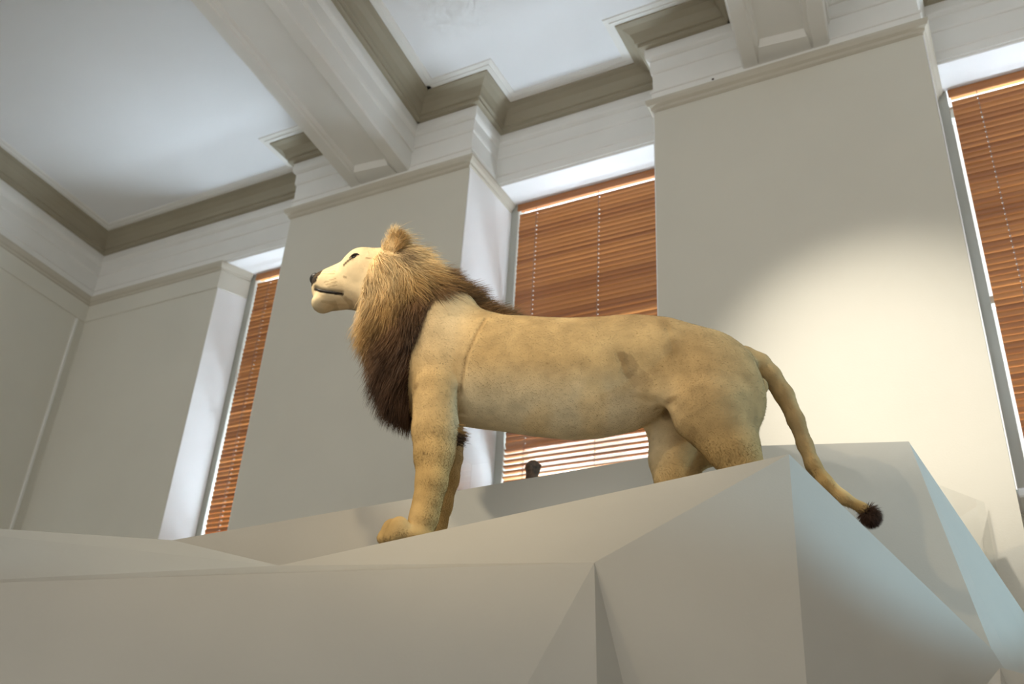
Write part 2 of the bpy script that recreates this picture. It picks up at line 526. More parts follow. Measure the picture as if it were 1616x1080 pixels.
# ================================================================== BLINDS
PITCH = 0.0435
TILT = math.radians(66)
def blind(x0, x1, label, refl_band=None):
    root = empty('window_blind', ((x0 + x1) / 2, Y_BLIND, Z_SILL + 0.05))
    tag(root, label, 'blind', 'timber venetian blinds in the tall windows')
    w = (x1 - x0)
    hw = w / 2
    zt = Z_SOFFIT - Z_SILL - 0.05
    box('valance', -hw - 0.012, hw + 0.012, -0.03, -0.012, zt - 0.075, zt - 0.008, 'blind_wood', root, 0.003)
    box('headrail', -hw, hw, -0.008, 0.045, zt - 0.05, zt - 0.01, 'blind_wood', root)
    # one slat, slightly arched, its room edge raised
    cords = (-hw + 0.17, 0.02 * hw, hw - 0.17)
    xs_ = [-hw]
    for u in cords:
        xs_ += [u - 0.0045, u + 0.0045]
    xs_.append(hw)
    us = [-0.0255, -0.016, -0.008, -0.003, 0.003, 0.008, 0.016, 0.0255]
    nx, k = len(xs_), len(us)
    def slat_mesh(tilt):
        vs_, fs_ = [], []
        for th in (-0.0014, 0.0014):
            for u in us:
                c = -0.0058 * (1 - (u / 0.0255) ** 2) + th
                for x in xs_:
                    vs_.append((x, -u * math.cos(tilt) + c * math.sin(tilt), u * math.sin(tilt) + c * math.cos(tilt)))
        q = nx * k
        for j in range(k - 1):
            for i in range(nx - 1):
                if j == 3 and i % 2 == 1:
                    continue
                a = j * nx + i
                fs_.append((a, a + 1, a + nx + 1, a + nx))
                fs_.append((q + a, q + a + nx, q + a + nx + 1, q + a + 1))
        for i in range(nx - 1):
            fs_ += [(i, q + i, q + i + 1, i + 1), ((k - 1) * nx + i, (k - 1) * nx + i + 1, q + (k - 1) * nx + i + 1, q + (k - 1) * nx + i)]
        return vs_, fs_
    vs_, fs_ = slat_mesh(TILT)
    top = zt - 0.125
    first = None
    nsl = int((top - 0.05) / PITCH)
    for i in range(nsl):
        z = top - i * PITCH
        if first is None:
            first = link_mesh('slat', vs_, fs_, 'blind_wood', root)
            o = first
        else:
            o = first.copy()
            COL.objects.link(o)
            o.parent = root
        o.location = (0, 0.008 + random.uniform(-0.0015, 0.0015), z)
        tip = random.gauss(0, 0.06)
        if refl_band and refl_band[0] < z + Z_SILL + 0.05 < refl_band[1]:     # slats laid almost flat; daylight in their gaps imitates a reflection in the case
            tip = TILT - math.radians(random.uniform(13, 18))
        o.rotation_euler = (tip, 0, random.uniform(-0.001, 0.001))
    box('bottom_rail', -hw, hw, -0.012, 0.03, 0.005, 0.03, 'blind_wood', root, 0.003)
    for u in cords:
        v, f = tube([(u, -0.021, 0.02), (u, -0.021, top * 0.5), (u, -0.021, top + 0.06)], [0.0022] * 3, 5)
        link_mesh('ladder_cord', v, f, 'cord_fabric', root)
    return root
blind(-6.232, -5.29, 'narrow-looking timber slat blind in the window nearest the side wall')
blind(-3.30, -1.84, 'timber slat blind in the window straight behind the lion', (4.13, 4.37))
blind(0.152, 1.56, 'timber slat blind in the window at the right edge beyond the lit pier')

# ================================================================== PLINTH
pl = empty('display_plinth', (-1.4, 3.2, 0))
tag(pl, 'large white faceted plinth of angular painted panels carrying the lion', 'plinth')
PV = {}
def pv(k, px, py, lat):
    PV[k] = at_lat(px, py, lat)
def down(k, a, b):
    """continue the edge a-b down to the floor"""
    A, B = PV[a], PV[b]
    t = (A[2] - 0.0) / (A[2] - B[2])
    PV[k] = A + (B - A) * t
pv('P', 1245, 717, 0.42); pv('A', 938, 888, 0.62); pv('V', 440, 893, 0.30); pv('Lb', 273, 853, 0.26)
pv('La', -300, 815, 0.36); pv('Lc', -300, 930, 0.75); pv('M', 440, 903, 0.45)
pv('f1', 832, 1080, 0.92); pv('f2', 942, 1080, 0.83); pv('f3', 984, 1080, 0.60); pv('f4', 1273, 1080, 0.54)
pv('q', 1566, 1026, -0.10); pv('q2', 1600, 1080, -0.08); pv('f0', -300, 1150, 0.95)
def on_plane(k, px, py, a, b, c):
    n = np.cross(PV[b] - PV[a], PV[c] - PV[a])
    d = ray(px, py)
    PV[k] = CAM + d * (((PV[a] - CAM) @ n) / (d @ n))
on_plane('f3', 984, 1080, 'A', 'P', 'f4'); on_plane('q2', 1600, 1080, 'P', 'q', 'f4')
for k, a, b in (('g0', 'Lc', 'f0'), ('g1', 'A', 'f1'), ('g2', 'A', 'f2'), ('g3', 'A', 'f3'), ('g4', 'P', 'f4'), ('g5', 'q', 'q2')):
    down(k, a, b)
PV['g0'] = PV['g0'].copy()
pv('Bt', 273, 853, -0.50); pv('Br', 1434, 697, -0.50); pv('Bq', 1578, 1058, -0.20)
BN_ = np.cross(PV['Br'] - PV['Bt'], PV['Bq'] - PV['Bt'])
def on_back(k, px, py):
    d = ray(px, py)
    PV[k] = CAM + d * (((PV['Bt'] - CAM) @ BN_) / (d @ BN_))
on_back('B0', -40, 907); on_back('Bk', 1118, 706); on_back('b0', 60, 1010); on_back('b1', 1330, 1010)
pv('S1', 1640, 1003, -0.85)
def panel(keys, th=0.02, name='panel'):
    pts = [PV[k] if isinstance(k, str) else np.array(k) for k in keys]
    c = sum(pts) / len(pts)
    n = np.zeros(3)
    for i in range(len(pts)):
        n += np.cross(pts[i] - c, pts[(i + 1) % len(pts)] - c)
    n /= np.linalg.norm(n)
    if n @ (CAM - c) < 0:
        n = -n
    base_ = np.array([-1.4, 3.2, 0])
    bm = bmesh.new()
    fr = [bm.verts.new(p - base_) for p in pts]
    bk = [bm.verts.new(c + (p - c) * 0.985 - n * th - base_) for p in pts]
    m = len(pts)
    if m > 3:
        for i in range(1, m - 1):
            bm.faces.new((fr[0], fr[i], fr[i + 1]))
            bm.faces.new((bk[0], bk[i + 1], bk[i]))
    else:
        bm.faces.new(fr)
        bm.faces.new(bk[::-1])
    for i in range(m):
        bm.faces.new((fr[i], fr[(i + 1) % m], bk[(i + 1) % m], bk[i]))
    return bm_link(name, bm, 'plinth_paint', pl)
panel(('V', 'P', 'A'))
panel(('La', 'Lb', 'V'))
panel(('La', 'V', 'Lc'))
panel(('Lc', 'V', 'M'))
panel(('V', 'A', 'M'))
panel(('Lc', 'M', 'A', 'g1', 'g0'))
panel(('A', 'g1', 'g2'))
panel(('A', 'g2', 'g3'))
panel(('A', 'P', 'g4', 'g3'))
panel(('P', 'q', 'g5', 'g4'))
panel(('B0', 'Bt', 'Bk', 'b1', 'b0'))
panel(('Bk', 'Br', 'Bq', 'b1'))
PV['S2'] = PV['S1'] + np.array([0.5, 0.1, -1.5])
PV['S3'] = PV['Bq'] + np.array([0.45, -0.1, -1.6])
panel(('Br', 'S1', 'S2', 'S3', 'Bq'))
# horizontal ledge the lion stands on
lg = []
for s, lat in ((-0.78, 0.07), (-0.62, 0.19), (0.72, 0.27), (0.80, -0.24), (-0.78, -0.24)):
    p = C0 + AX * s + NL * lat
    lg.append((p[0], p[1]))
o = prism('ledge', [(x + 1.4, y - 3.2) for x, y in lg], ZF - 0.03, ZF, 'plinth_paint', pl)
# low facet in the bottom right corner
pv('N0', 1578, 1054, 0.35); pv('N1', 1540, 1103, 0.6); pv('N2', 1581, 1110, 0.62); pv('N3', 1760, 1150, 0.45); pv('N4', 1760, 1102, 0.25)
down('n1', 'N0', 'N1'); down('n2', 'N0', 'N2')
PV['n3'] = np.array([PV['N3'][0] + .2, PV['N3'][1], 0])
panel(('N0', 'n1', 'n2')); panel(('N0', 'n2', 'n3', 'N4'))
# ================================================================== LION
# working coordinates: s along the body (tail end positive), l sideways (visitor side positive), z height above the floor
def apparent(s, z):
    """how far a sideways shift moves the outline up, at this place"""
    p = C0 + AX * s
    p = np.array([p[0], p[1], z])
    d = p - CAM
    return -(d[2] / (d @ NL))

def make_field():
    ss = np.concatenate([np.arange(-1.25, -0.78, 0.0046), np.arange(-0.78, 1.27, 0.0082)])
    ll = np.arange(-0.345, 0.346, 0.0064)
    zz = np.arange(ZF - 0.03, 4.27, 0.0066)
    return ss.astype(np.float32), ll.astype(np.float32), zz.astype(np.float32)

SS, LL, ZZ = make_field()
FLD = np.full((len(SS), len(LL), len(ZZ)), 1.0, np.float32)

def smin(a, b, k):
    h = np.clip(0.5 + 0.5 * (b - a) / k, 0, 1)
    return b + (a - b) * h - k * h * (1 - h)

def region(lo, hi, pad):
    r = []
    for arr, a, b in zip((SS, LL, ZZ), lo, hi):
        i0 = max(0, np.searchsorted(arr, a - pad) - 1)
        i1 = min(len(arr), np.searchsorted(arr, b + pad) + 1)
        r.append(slice(i0, i1))
    return tuple(r)

def grid(reg):
    return SS[reg[0]][:, None, None], LL[reg[1]][None, :, None], ZZ[reg[2]][None, None, :]

def blend(reg, d, k):
    FLD[reg] = smin(FLD[reg], d.astype(np.float32), k)

def carve(reg, d, k):
    FLD[reg] = -smin(-FLD[reg], d.astype(np.float32), k)

def ell(c, r, k=0.04, rot=0.0, cut=False):
    c = np.array(c)
    m = max(r)
    reg = region(c - m, c + m, 0.12)
    s, l, z = grid(reg)
    s, l, z = s - c[0], l - c[1], z - c[2]
    if rot:
        ca, sa = math.cos(rot), math.sin(rot)
        s, z = s * ca + z * sa, -s * sa + z * ca
    q = np.sqrt((s / r[0]) ** 2 + (l / r[1]) ** 2 + (z / r[2]) ** 2)
    q2 = np.sqrt((s / r[0] ** 2) ** 2 + (l / r[1] ** 2) ** 2 + (z / r[2] ** 2) ** 2) + 1e-6
    d = q * (q - 1) / q2
    if cut:
        carve(reg, d, k)
    else:
        blend(reg, d, k)

def cone(p, q, r1, r2, k=0.03, flat=1.0):
    p, q = np.array(p, float), np.array(q, float)
    m = max(r1, r2) * max(1, flat)
    reg = region(np.minimum(p, q) - m, np.maximum(p, q) + m, 0.10)
    s, l, z = grid(reg)
    v = q - p
    t = np.clip(((s - p[0]) * v[0] + (l - p[1]) * v[1] + (z - p[2]) * v[2]) / (v @ v), 0, 1)
    d = np.sqrt((s - p[0] - t * v[0]) ** 2 + ((l - p[1] - t * v[1]) / flat) ** 2 + (z - p[2] - t * v[2]) ** 2) - (r1 + (r2 - r1) * t)
    blend(reg, d, k)

def chain(pts, rad, lat, k=0.03, flat=1.0):
    for i in range(len(pts) - 1):
        la = lat[i] if isinstance(lat, (list, tuple)) else lat
        lb = lat[i + 1] if isinstance(lat, (list, tuple)) else lat
        cone((pts[i][0], la, pts[i][1]), (pts[i + 1][0], lb, pts[i + 1][1]), rad[i], rad[i + 1], k, flat)

def loft(st, k=0.03, power=2.0, correct=True):
    """stations: s, outline top, outline bottom, half width"""
    st = np.array(st, float)
    reg = region((st[0, 0], -st[:, 3].max(), st[:, 2].min()), (st[-1, 0], st[:, 3].max(), st[:, 1].max()), 0.10)
    s, l, z = grid(reg)
    sv = s[:, 0, 0]
    def smooth_interp(col):
        x = np.linspace(st[0, 0], st[-1, 0], 400)
        y = np.interp(x, st[:, 0], col)
        w = max(3, int(400 * 0.03 / (st[-1, 0] - st[0, 0])) | 1)
        yp = np.pad(y, w // 2, mode='edge')
        y2 = np.convolve(yp, np.ones(w) / w, mode='valid')
        return np.interp(sv, x, y2)
    zt, zb, a = smooth_interp(st[:, 1]), smooth_interp(st[:, 2]), smooth_interp(st[:, 3])
    cz = (zt + zb) / 2
    H = (zt - zb) / 2
    if correct:
        ta = np.array([apparent(x, c) for x, c in zip(sv, cz)])
        b = np.sqrt(np.maximum(H ** 2 - (a * ta) ** 2, (0.62 * H) ** 2))
    else:
        b = H
    a_, b_, c_ = a[:, None, None], b[:, None, None], cz[:, None, None]
    q = (np.abs(l / a_) ** power + np.abs((z - c_) / b_) ** power) ** (1 / power)
    d = (q - 1) * np.minimum(a_, b_) * np.where(q > 1, 1.0, 1.0)
    # ends
    e = np.maximum(st[0, 0] - sv, sv - st[-1, 0])[:, None, None]
    d = np.where(e > 0, np.sqrt(np.maximum(d, 0) ** 2 + e ** 2), np.maximum(d, e))
    blend(reg, d, k)

# --- trunk
loft([(-0.70, 3.66, 3.30, 0.13), (-0.62, 3.78, 3.235, 0.175), (-0.52, 3.805, 3.205, 0.20), (-0.40, 3.765, 3.188, 0.215), (-0.29, 3.737, 3.178, 0.222),
      (-0.15, 3.733, 3.158, 0.222), (0.0, 3.735, 3.148, 0.218), (0.13, 3.745, 3.16, 0.208), (0.27, 3.756, 3.20, 0.195), (0.41, 3.748, 3.27, 0.19),
      (0.545, 3.714, 3.33, 0.18), (0.66, 3.655, 3.36, 0.16), (0.74, 3.595, 3.40, 0.12), (0.78, 3.55, 3.44, 0.07)], 0.03)
# --- chest, shoulders, neck
ell((-0.66, 0, 3.50), (0.165, 0.165, 0.25), 0.08)
ell((-0.555, 0.115, 3.45), (0.115, 0.085, 0.27), 0.035, 0.10)
ell((-0.555, -0.115, 3.45), (0.115, 0.085, 0.27), 0.035, 0.10)
cone((-0.60, 0, 3.64), (-0.80, 0, 3.90), 0.185, 0.155, 0.08)
ell((-0.80, 0, 3.70), (0.10, 0.13, 0.16), 0.07)
ell((-0.50, 0.06, 3.74), (0.07, 0.055, 0.075), 0.04)
ell((-0.50, -0.06, 3.74), (0.07, 0.055, 0.075), 0.04)
# --- front legs
FL = [(-0.548, 3.30), (-0.535, 3.12), (-0.530, 3.02), (-0.530, 2.90), (-0.538, 2.82), (-0.545, 2.76), (-0.555, 2.715)]
FR = [0.098, 0.093, 0.080, 0.060, 0.053, 0.054, 0.052]
for sgn in (1, -1):
    off = 0.0 if sgn > 0 else -0.005
    chain([(a + off, b) for a, b in FL], FR, [0.125 * sgn] * 3 + [0.13 * sgn] * 4, 0.025, 0.92)
    ell((-0.485, 0.125 * sgn, 3.155), (0.045, 0.04, 0.055), 0.03)
    # paw: palm and four toes
    ell((-0.575, 0.135 * sgn, 2.675), (0.075, 0.060, 0.042), 0.020)
    for t, (ds, dl, rr) in enumerate(((-0.052, 0.048, 0.030), (-0.082, 0.018, 0.034), (-0.080, -0.016, 0.033), (-0.05, -0.046, 0.029))):
        ell((-0.575 + ds, 0.135 * sgn + dl, 2.694), (0.044, rr * 0.72, 0.049), 0.010)
        ell((-0.60 + ds, 0.135 * sgn + dl, 2.664), (0.033, rr * 0.68, 0.033), 0.010)
# --- hind legs
def hind(lat, thigh, pts, rad):
    ell(*thigh)
    chain(pts, rad, lat, 0.035, 0.85)
hind(0.125, ((0.60, 0.115, 3.36), (0.185, 0.105, 0.26), 0.05, 0.22),
     [(0.575, 3.24), (0.645, 3.10), (0.682, 3.02), (0.715, 2.945), (0.70, 2.85), (0.675, 2.72)], [0.165, 0.105, 0.074, 0.056, 0.047, 0.046])
hind(-0.125, ((0.56, -0.115, 3.36), (0.185, 0.105, 0.26), 0.05, 0.0),
     [(0.475, 3.25), (0.452, 3.13), (0.448, 3.05), (0.49, 2.94), (0.475, 2.84), (0.455, 2.72)], [0.145, 0.108, 0.080, 0.058, 0.047, 0.046])
for fs, sgn in ((0.64, 1), (0.42, -1)):
    ell((fs, 0.13 * sgn, 2.68), (0.075, 0.058, 0.05), 0.025)
    for ds, dl in ((-0.052, 0.044), (-0.08, 0.016), (-0.08, -0.016), (-0.05, -0.044)):
        ell((fs + ds, 0.13 * sgn + dl, 2.672), (0.045, 0.023, 0.042), 0.010)
# flank fold joining belly and thigh
ell((0.42, 0.115, 3.35), (0.11, 0.035, 0.08), 0.07, -0.6)
ell((0.40, -0.115, 3.35), (0.11, 0.035, 0.08), 0.07, -0.6)
# --- tail
TL = [(0.74, 3.555), (0.80, 3.535), (0.845, 3.485), (0.895, 3.395), (0.935, 3.28), (0.962, 3.17), (0.985, 3.085), (1.025, 3.015), (1.09, 2.95), (1.16, 2.910), (1.178, 2.897)]
TR = [0.062, 0.047, 0.040, 0.036, 0.033, 0.031, 0.030, 0.028, 0.025, 0.020, 0.018]
chain(TL, TR, 0.0, 0.02)
ell((0.795, 0.035, 3.415), (0.028, 0.022, 0.038), 0.012)
# --- head
loft([(-1.178, 3.925, 3.825, 0.034), (-1.168, 3.935, 3.80, 0.052), (-1.15, 3.945, 3.775, 0.068), (-1.125, 3.957, 3.752, 0.082), (-1.085, 3.978, 3.742, 0.096), (-1.05, 3.999, 3.748, 0.100),
      (-1.02, 4.036, 3.752, 0.104), (-0.99, 4.060, 3.750, 0.114), (-0.95, 4.073, 3.735, 0.130), (-0.90, 4.073, 3.70, 0.143), (-0.84, 4.075, 3.68, 0.145), (-0.78, 4.05, 3.70, 0.13)], 0.03, 2.35)
for sgn in (1, -1):
    ell((-1.122, 0.045 * sgn, 3.862), (0.050, 0.046, 0.042), 0.02)        # whisker pads
    ell((-0.975, 0.062 * sgn, 3.998), (0.040, 0.030, 0.022), 0.02)        # brow
    ell((-0.955, 0.100 * sgn, 3.93), (0.075, 0.045, 0.075), 0.04)         # cheekbone
    ell((-1.005, 0.094 * sgn, 3.978), (0.026, 0.014, 0.012), 0.010, 0.5, cut=True)   # eye hollow
    # ear: a cupped shell
    ell((-0.805, 0.105 * sgn, 4.030), (0.042, 0.052, 0.074), 0.012, 0.12)
    ell((-0.832, 0.145 * sgn, 4.035), (0.042, 0.046, 0.060), 0.006, 0.12, cut=True)
ell((-1.128, 0, 3.775), (0.045, 0.062, 0.036), 0.02)                      # chin

def surface_nets(F, xs, ys, zs):
    ins = F < 0
    c = ins[:-1, :-1, :-1].astype(np.uint8)
    tot = np.zeros(c.shape, np.uint8)
    for dx in (0, 1):
        for dy in (0, 1):
            for dz in (0, 1):
                tot += ins[dx:dx + c.shape[0], dy:dy + c.shape[1], dz:dz + c.shape[2]]
    I, J, K = np.nonzero((tot > 0) & (tot < 8))
    idx = -np.ones(c.shape, np.int64)
    idx[I, J, K] = np.arange(len(I))
    acc = np.zeros((len(I), 3))
    cnt = np.zeros(len(I))
    offs = [(0, 0, 0), (1, 0, 0), (0, 1, 0), (1, 1, 0), (0, 0, 1), (1, 0, 1), (0, 1, 1), (1, 1, 1)]
    edges = [(0, 1), (2, 3), (4, 5), (6, 7), (0, 2), (1, 3), (4, 6), (5, 7), (0, 4), (1, 5), (2, 6), (3, 7)]
    for a, b in edges:
        oa, ob = offs[a], offs[b]
        fa = F[I + oa[0], J + oa[1], K + oa[2]]
        fb = F[I + ob[0], J + ob[1], K + ob[2]]
        m = (fa < 0) != (fb < 0)
        t = np.where(m, fa / np.where(m, fa - fb, 1), 0)
        pa = np.stack([xs[I + oa[0]], ys[J + oa[1]], zs[K + oa[2]]], 1)
        pb = np.stack([xs[I + ob[0]], ys[J + ob[1]], zs[K + ob[2]]], 1)
        acc[m] += (pa + (pb - pa) * t[:, None])[m]
        cnt[m] += 1
    V = acc / cnt[:, None]
    faces = []
    for ax in range(3):
        sl0 = [slice(None)] * 3
        sl1 = [slice(None)] * 3
        sl0[ax] = slice(0, -1)
        sl1[ax] = slice(1, None)
        A, B = ins[tuple(sl0)], ins[tuple(sl1)]
        e = np.argwhere(A != B)
        u, v = [(1, 2), (2, 0), (0, 1)][ax]
        e = e[(e[:, u] > 0) & (e[:, v] > 0) & (e[:, u] < F.shape[u] - 1) & (e[:, v] < F.shape[v] - 1)]
        q = []
        for du, dv in ((-1, -1), (0, -1), (0, 0), (-1, 0)):
            f = e.copy()
            f[:, u] += du
            f[:, v] += dv
            q.append(idx[f[:, 0], f[:, 1], f[:, 2]])
        q = np.stack(q, 1)
        flip = ~A[e[:, 0], e[:, 1], e[:, 2]]
        q[flip] = q[flip][:, ::-1]
        faces.append(q)
    return V, np.concatenate(faces)

BV, BF = surface_nets(FLD, SS, LL, ZZ)
del FLD
# relax the surface
E_ = np.concatenate([BF[:, [0, 1]], BF[:, [1, 2]], BF[:, [2, 3]], BF[:, [3, 0]]])
def relax(V, it, f=0.5):
    n = len(V)
    for _ in range(it):
        acc = np.zeros_like(V)
        for c in range(3):
            acc[:, c] = np.bincount(E_[:, 0], V[E_[:, 1], c], n) + np.bincount(E_[:, 1], V[E_[:, 0], c], n)
        deg = np.bincount(E_.ravel(), minlength=n)[:, None]
        V = V + f * (acc / deg - V)
    return V
BV = relax(BV, 4, 0.5)

def vnormals(V, F):
    n = np.cross(V[F[:, 2]] - V[F[:, 0]], V[F[:, 3]] - V[F[:, 1]])
    out = np.zeros_like(V)
    for c in range(3):
        for k in range(4):
            out[:, c] += np.bincount(F[:, k], n[:, c], len(V))
    return out / (np.linalg.norm(out, axis=1)[:, None] + 1e-9)
BN = vnormals(BV, BF)
if (BN[np.argmax(BV[:, 2])][2]) < 0:
    BF = BF[:, ::-1]
    BN = -BN

def seg_dist(P, poly):
    """distance in the (s, z) plane to a polyline"""
    d = np.full(len(P), 9.0)
    poly = np.array(poly)
    for a, b in zip(poly[:-1], poly[1:]):
        v = b - a
        t = np.clip(((P - a) @ v) / (v @ v), 0, 1)
        d = np.minimum(d, np.linalg.norm(P - a - t[:, None] * v, axis=1))
    return d
def sstep(a, b, x):
    t = np.clip((x - a) / (b - a), 0, 1)
    return t * t * (3 - 2 * t)

# which (s, l, z) a pixel sees on the visitor side of the skin
def skin_hit_builder():
    return BVHTree.FromPolygons([tuple(v) for v in BV], [tuple(map(int, f)) for f in BF])
def to_slz(p):
    q = p - C0
    return np.array([q @ AX, q @ NL, p[2]])
def dir_slz(d):
    return np.array([d @ AX, d @ NL, d[2]])
BVH = skin_hit_builder()
def hit(px, py):
    o, d = to_slz(CAM), dir_slz(ray(px, py))
    loc, nor, i, dist = BVH.ray_cast(Vector(o), Vector(d).normalized())
    if loc is None:
        s, z = slz(px, py, 0.08)
        return np.array([s, 0.08, z]), np.array([0, 1.0, 0])
    return np.array(loc), np.array(nor)

PSZ = BV[:, [0, 2]]
side = np.abs(BV[:, 1])
# folds of skin behind the shoulder, in front of the thigh and at the mouth
folds = [([(766, 503), (748, 535), (736, 565), (730, 600), (727, 622)], 0.003, 0.007),
         ([(727, 620), (729, 650), (726, 676)], 0.010, 0.016),
         ([(1003, 628), (1035, 634), (1062, 640)], 0.006, 0.014),
         ([(975, 560), (985, 590), (1005, 610)], 0.0025, 0.012),
         ([(1052, 515), (1060, 545), (1068, 575)], 0.002, 0.012)]
for pts, depth, wid in folds:
    H3 = [hit(*p)[0] for p in pts]
    dd_ = seg_dist(PSZ, [(h[0], h[2]) for h in H3])
    w_ = np.exp(-(dd_ / wid) ** 2) * (side > 0.06)
    rdg = 0.4 * np.exp(-((dd_ - 2.0 * wid) / wid) ** 2) * (side > 0.06)
    BV = BV - BN * (depth * w_)[:, None]
MOUTH = [(497, 455), (505, 458), (516, 460), (528, 461.5), (540, 463)]
MH = [hit(*p)[0] for p in MOUTH]
MH[0] = MH[0] * np.array([1, 1, 1])
mp_ = [(h[0], h[2]) for h in MH]
dm = seg_dist(PSZ, mp_)
BV = BV - BN * (0.010 * np.exp(-(dm / 0.007) ** 2) * (PSZ[:, 0] < -1.0))[:, None]
# soft irregularity of the old mounted skin
def lump(V, f, seed):
    r = np.random.default_rng(seed)
    out = np.zeros(len(V))
    for i in range(7):
        k = r.normal(size=3)
        k *= f / np.linalg.norm(k)
        out += np.sin(V @ k + r.uniform(0, 6.28))
    return out / 7
BV = BV + BN * (0.006 * lump(BV, 14, 1) + 0.003 * lump(BV, 34, 2))[:, None] * ((PSZ[:, 0] > -0.8) * (0.35 + 0.65 * sstep(3.1, 3.3, PSZ[:, 1])))[:, None]
BV[:, 2] = np.maximum(BV[:, 2], ZF + 0.001)
BN = vnormals(BV, BF)

def inpoly(P, poly):
    x, y = P[:, 0], P[:, 1]
    ins = np.zeros(len(P), bool)
    j = len(poly) - 1
    for i in range(len(poly)):
        xi, yi = poly[i]
        xj, yj = poly[j]
        c = ((yi > y) != (yj > y)) & (x < (xj - xi) * (y - yi) / (yj - yi + 1e-12) + xi)
        ins ^= c
        j = i
    return ins

# --- coat colour (linear)
def coat(P):
    s, l, z = P[:, 0], P[:, 1], P[:, 2]
    n1 = lump(P, 11, 3)
    n2 = lump(P, 30, 4)
    tan = np.array([0.465, 0.32, 0.148])
    gold = np.array([0.47, 0.305, 0.115])
    cream = np.array([0.70, 0.565, 0.36])
    pale = np.array([0.70, 0.59, 0.385])
    brown = np.array([0.31, 0.19, 0.078])
    c = np.tile(tan, (len(P), 1))
    def mixc(c, col, w):
        w = np.clip(w, 0, 1)[:, None]
        return c * (1 - w) + col * w
    body = sstep(-0.75, -0.6, s)
    c = mixc(c, brown, body * 0.75 * sstep(3.55, 3.76, z + 0.05 * n1) * sstep(-0.35, 0.25, s))
    c = mixc(c, np.array([0.34, 0.235, 0.110]), body * 0.55 * sstep(0.30, 0.62, s + 0.05 * n1))
    c = mixc(c, brown, body * 0.55 * sstep(0.10, 0.6, n1 + 0.5 * n2) * sstep(0.1, 0.4, s))
    c = mixc(c, pale, body * 0.9 * sstep(3.43, 3.22, z + 0.03 * n1) * sstep(-0.50, -0.42, s) * sstep(0.48, 0.28, s))
    c = mixc(c, gold, sstep(3.22, 2.95, z) * 0.8)
    c = mixc(c, cream, (1 - sstep(-0.95, -0.72, s)) * 0.85)
    c = mixc(c, cream, 0.45 * sstep(-0.36, -0.50, s) * sstep(3.30, 3.55, z) * body)
    c = mixc(c, np.array([0.62, 0.44, 0.21]), 0.5 * sstep(0.1, 0.7, n2 + 0.3 * n1) * body)
    # stained patch on the flank
    q = np.stack([s + 0.006 * lump(P, 90, 12), z + 0.006 * lump(P, 90, 13)], 1)
    for pts, w in (([(973, 557), (986, 555), (1000, 565), (1007, 577), (1003, 592), (990, 598), (983, 589), (979, 573)], 0.42), ([(985, 590), (1008, 578), (1032, 602), (1022, 622), (1000, 612)], 0.2),
                   ([(972, 556), (986, 554), (992, 572), (982, 580)], 0.3)):
        c = mixc(c, np.array([0.20, 0.125, 0.058]), w * inpoly(q, [tuple(hit(*p)[0][[0, 2]]) for p in pts]) * (l > 0))
    for px, py, rx, rz_, w in ((1048, 512, .03, .05, .35), (1060, 548, .035, .05, .35), (1052, 658, .024, .013, .55), (1090, 690, .02, .03, .3), (657, 610, .014, .018, .5), (683, 683, .008, .008, .6), (668, 716, .006, .008, .6), (862, 574, .004, .004, .8)):
        h = hit(px, py)[0]
        d = np.hypot((s - h[0]) / rx, (z - h[2]) / rz_)
        c = mixc(c, brown * 0.55, w * sstep(1.3, 0.5, d + 0.2 * n2) * (l > -0.02))
    # ear lining, dark ear back, tear streak, mouth and chin
    ear = (np.hypot((s + 0.815) / 0.05, (z - 4.035) / 0.075) < 1) & (np.abs(l) > 0.09)
    c = mixc(c, np.array([0.80, 0.62, 0.36]), 0.9 * ear * (s < -0.79))
    c = mixc(c, np.array([0.10, 0.055, 0.03]), 0.9 * ((np.hypot((s + 0.765) / 0.022, (z - 3.975) / 0.05) < 1) & (np.abs(l) > 0.08)))
    tear = seg_dist(np.stack([s, z], 1), [tuple(hit(*p)[0][[0, 2]]) for p in ((562, 403), (553, 409), (543, 418))])
    c = mixc(c, np.array([0.05, 0.035, 0.022]), 0.95 * sstep(0.009, 0.003, tear) * (z > 3.9))
    spot_ = seg_dist(np.stack([s, z], 1), [tuple(hit(*p)[0][[0, 2]]) for p in ((578, 407), (584, 408))])
    c = mixc(c, brown * 0.5, 0.6 * sstep(0.006, 0.002, spot_) * (z > 3.9))
    c = mixc(c, np.array([0.03, 0.02, 0.016]), sstep(0.008, 0.004, seg_dist(np.stack([s, z], 1), mp_)) * (s < -1.0))
    c = mixc(c, pale * 0.9, 0.5 * sstep(3.80, 3.76, z) * (s < -0.98))
    nz = s + 1.150 + (3.945 - z) * 0.6 + 0.0 * l
    c = mixc(c, np.array([0.02, 0.015, 0.014]), sstep(0.004, -0.004, nz) * (z > 3.87))
    SZ = np.stack([s, z], 1)
    for pts, wd, col, wt in (                             ([(512, 446), (529, 440)], 0.0035, 0.6, 0.45), ([(514, 450), (531, 445)], 0.0035, 0.6, 0.45), ([(518, 453), (532, 450)], 0.0035, 0.6, 0.4),
                             ([(542, 437), (546, 438)], 0.0035, 0.4, 0.6), ([(540, 466), (548, 474), (556, 480)], 0.006, 0.6, 0.35), ([(508, 476), (530, 478)], 0.004, 0.8, 0.3)):
        dd2 = seg_dist(SZ, [tuple(hit(*p)[0][[0, 2]]) for p in pts])
        c = mixc(c, brown * col, wt * sstep(wd * 1.25, wd * 0.6, dd2) * (s < -0.9))
    n1_, n2_, n3_ = hit(506, 432)[0], hit(501, 438.5)[0], hit(498.5, 446)[0]
    poly = [(n1_[0] + 0.004, 4.0), (n1_[0], n1_[2]), (n2_[0], n2_[2]), (n3_[0], n3_[2]), (-1.3, n3_[2]), (-1.3, 4.0)]
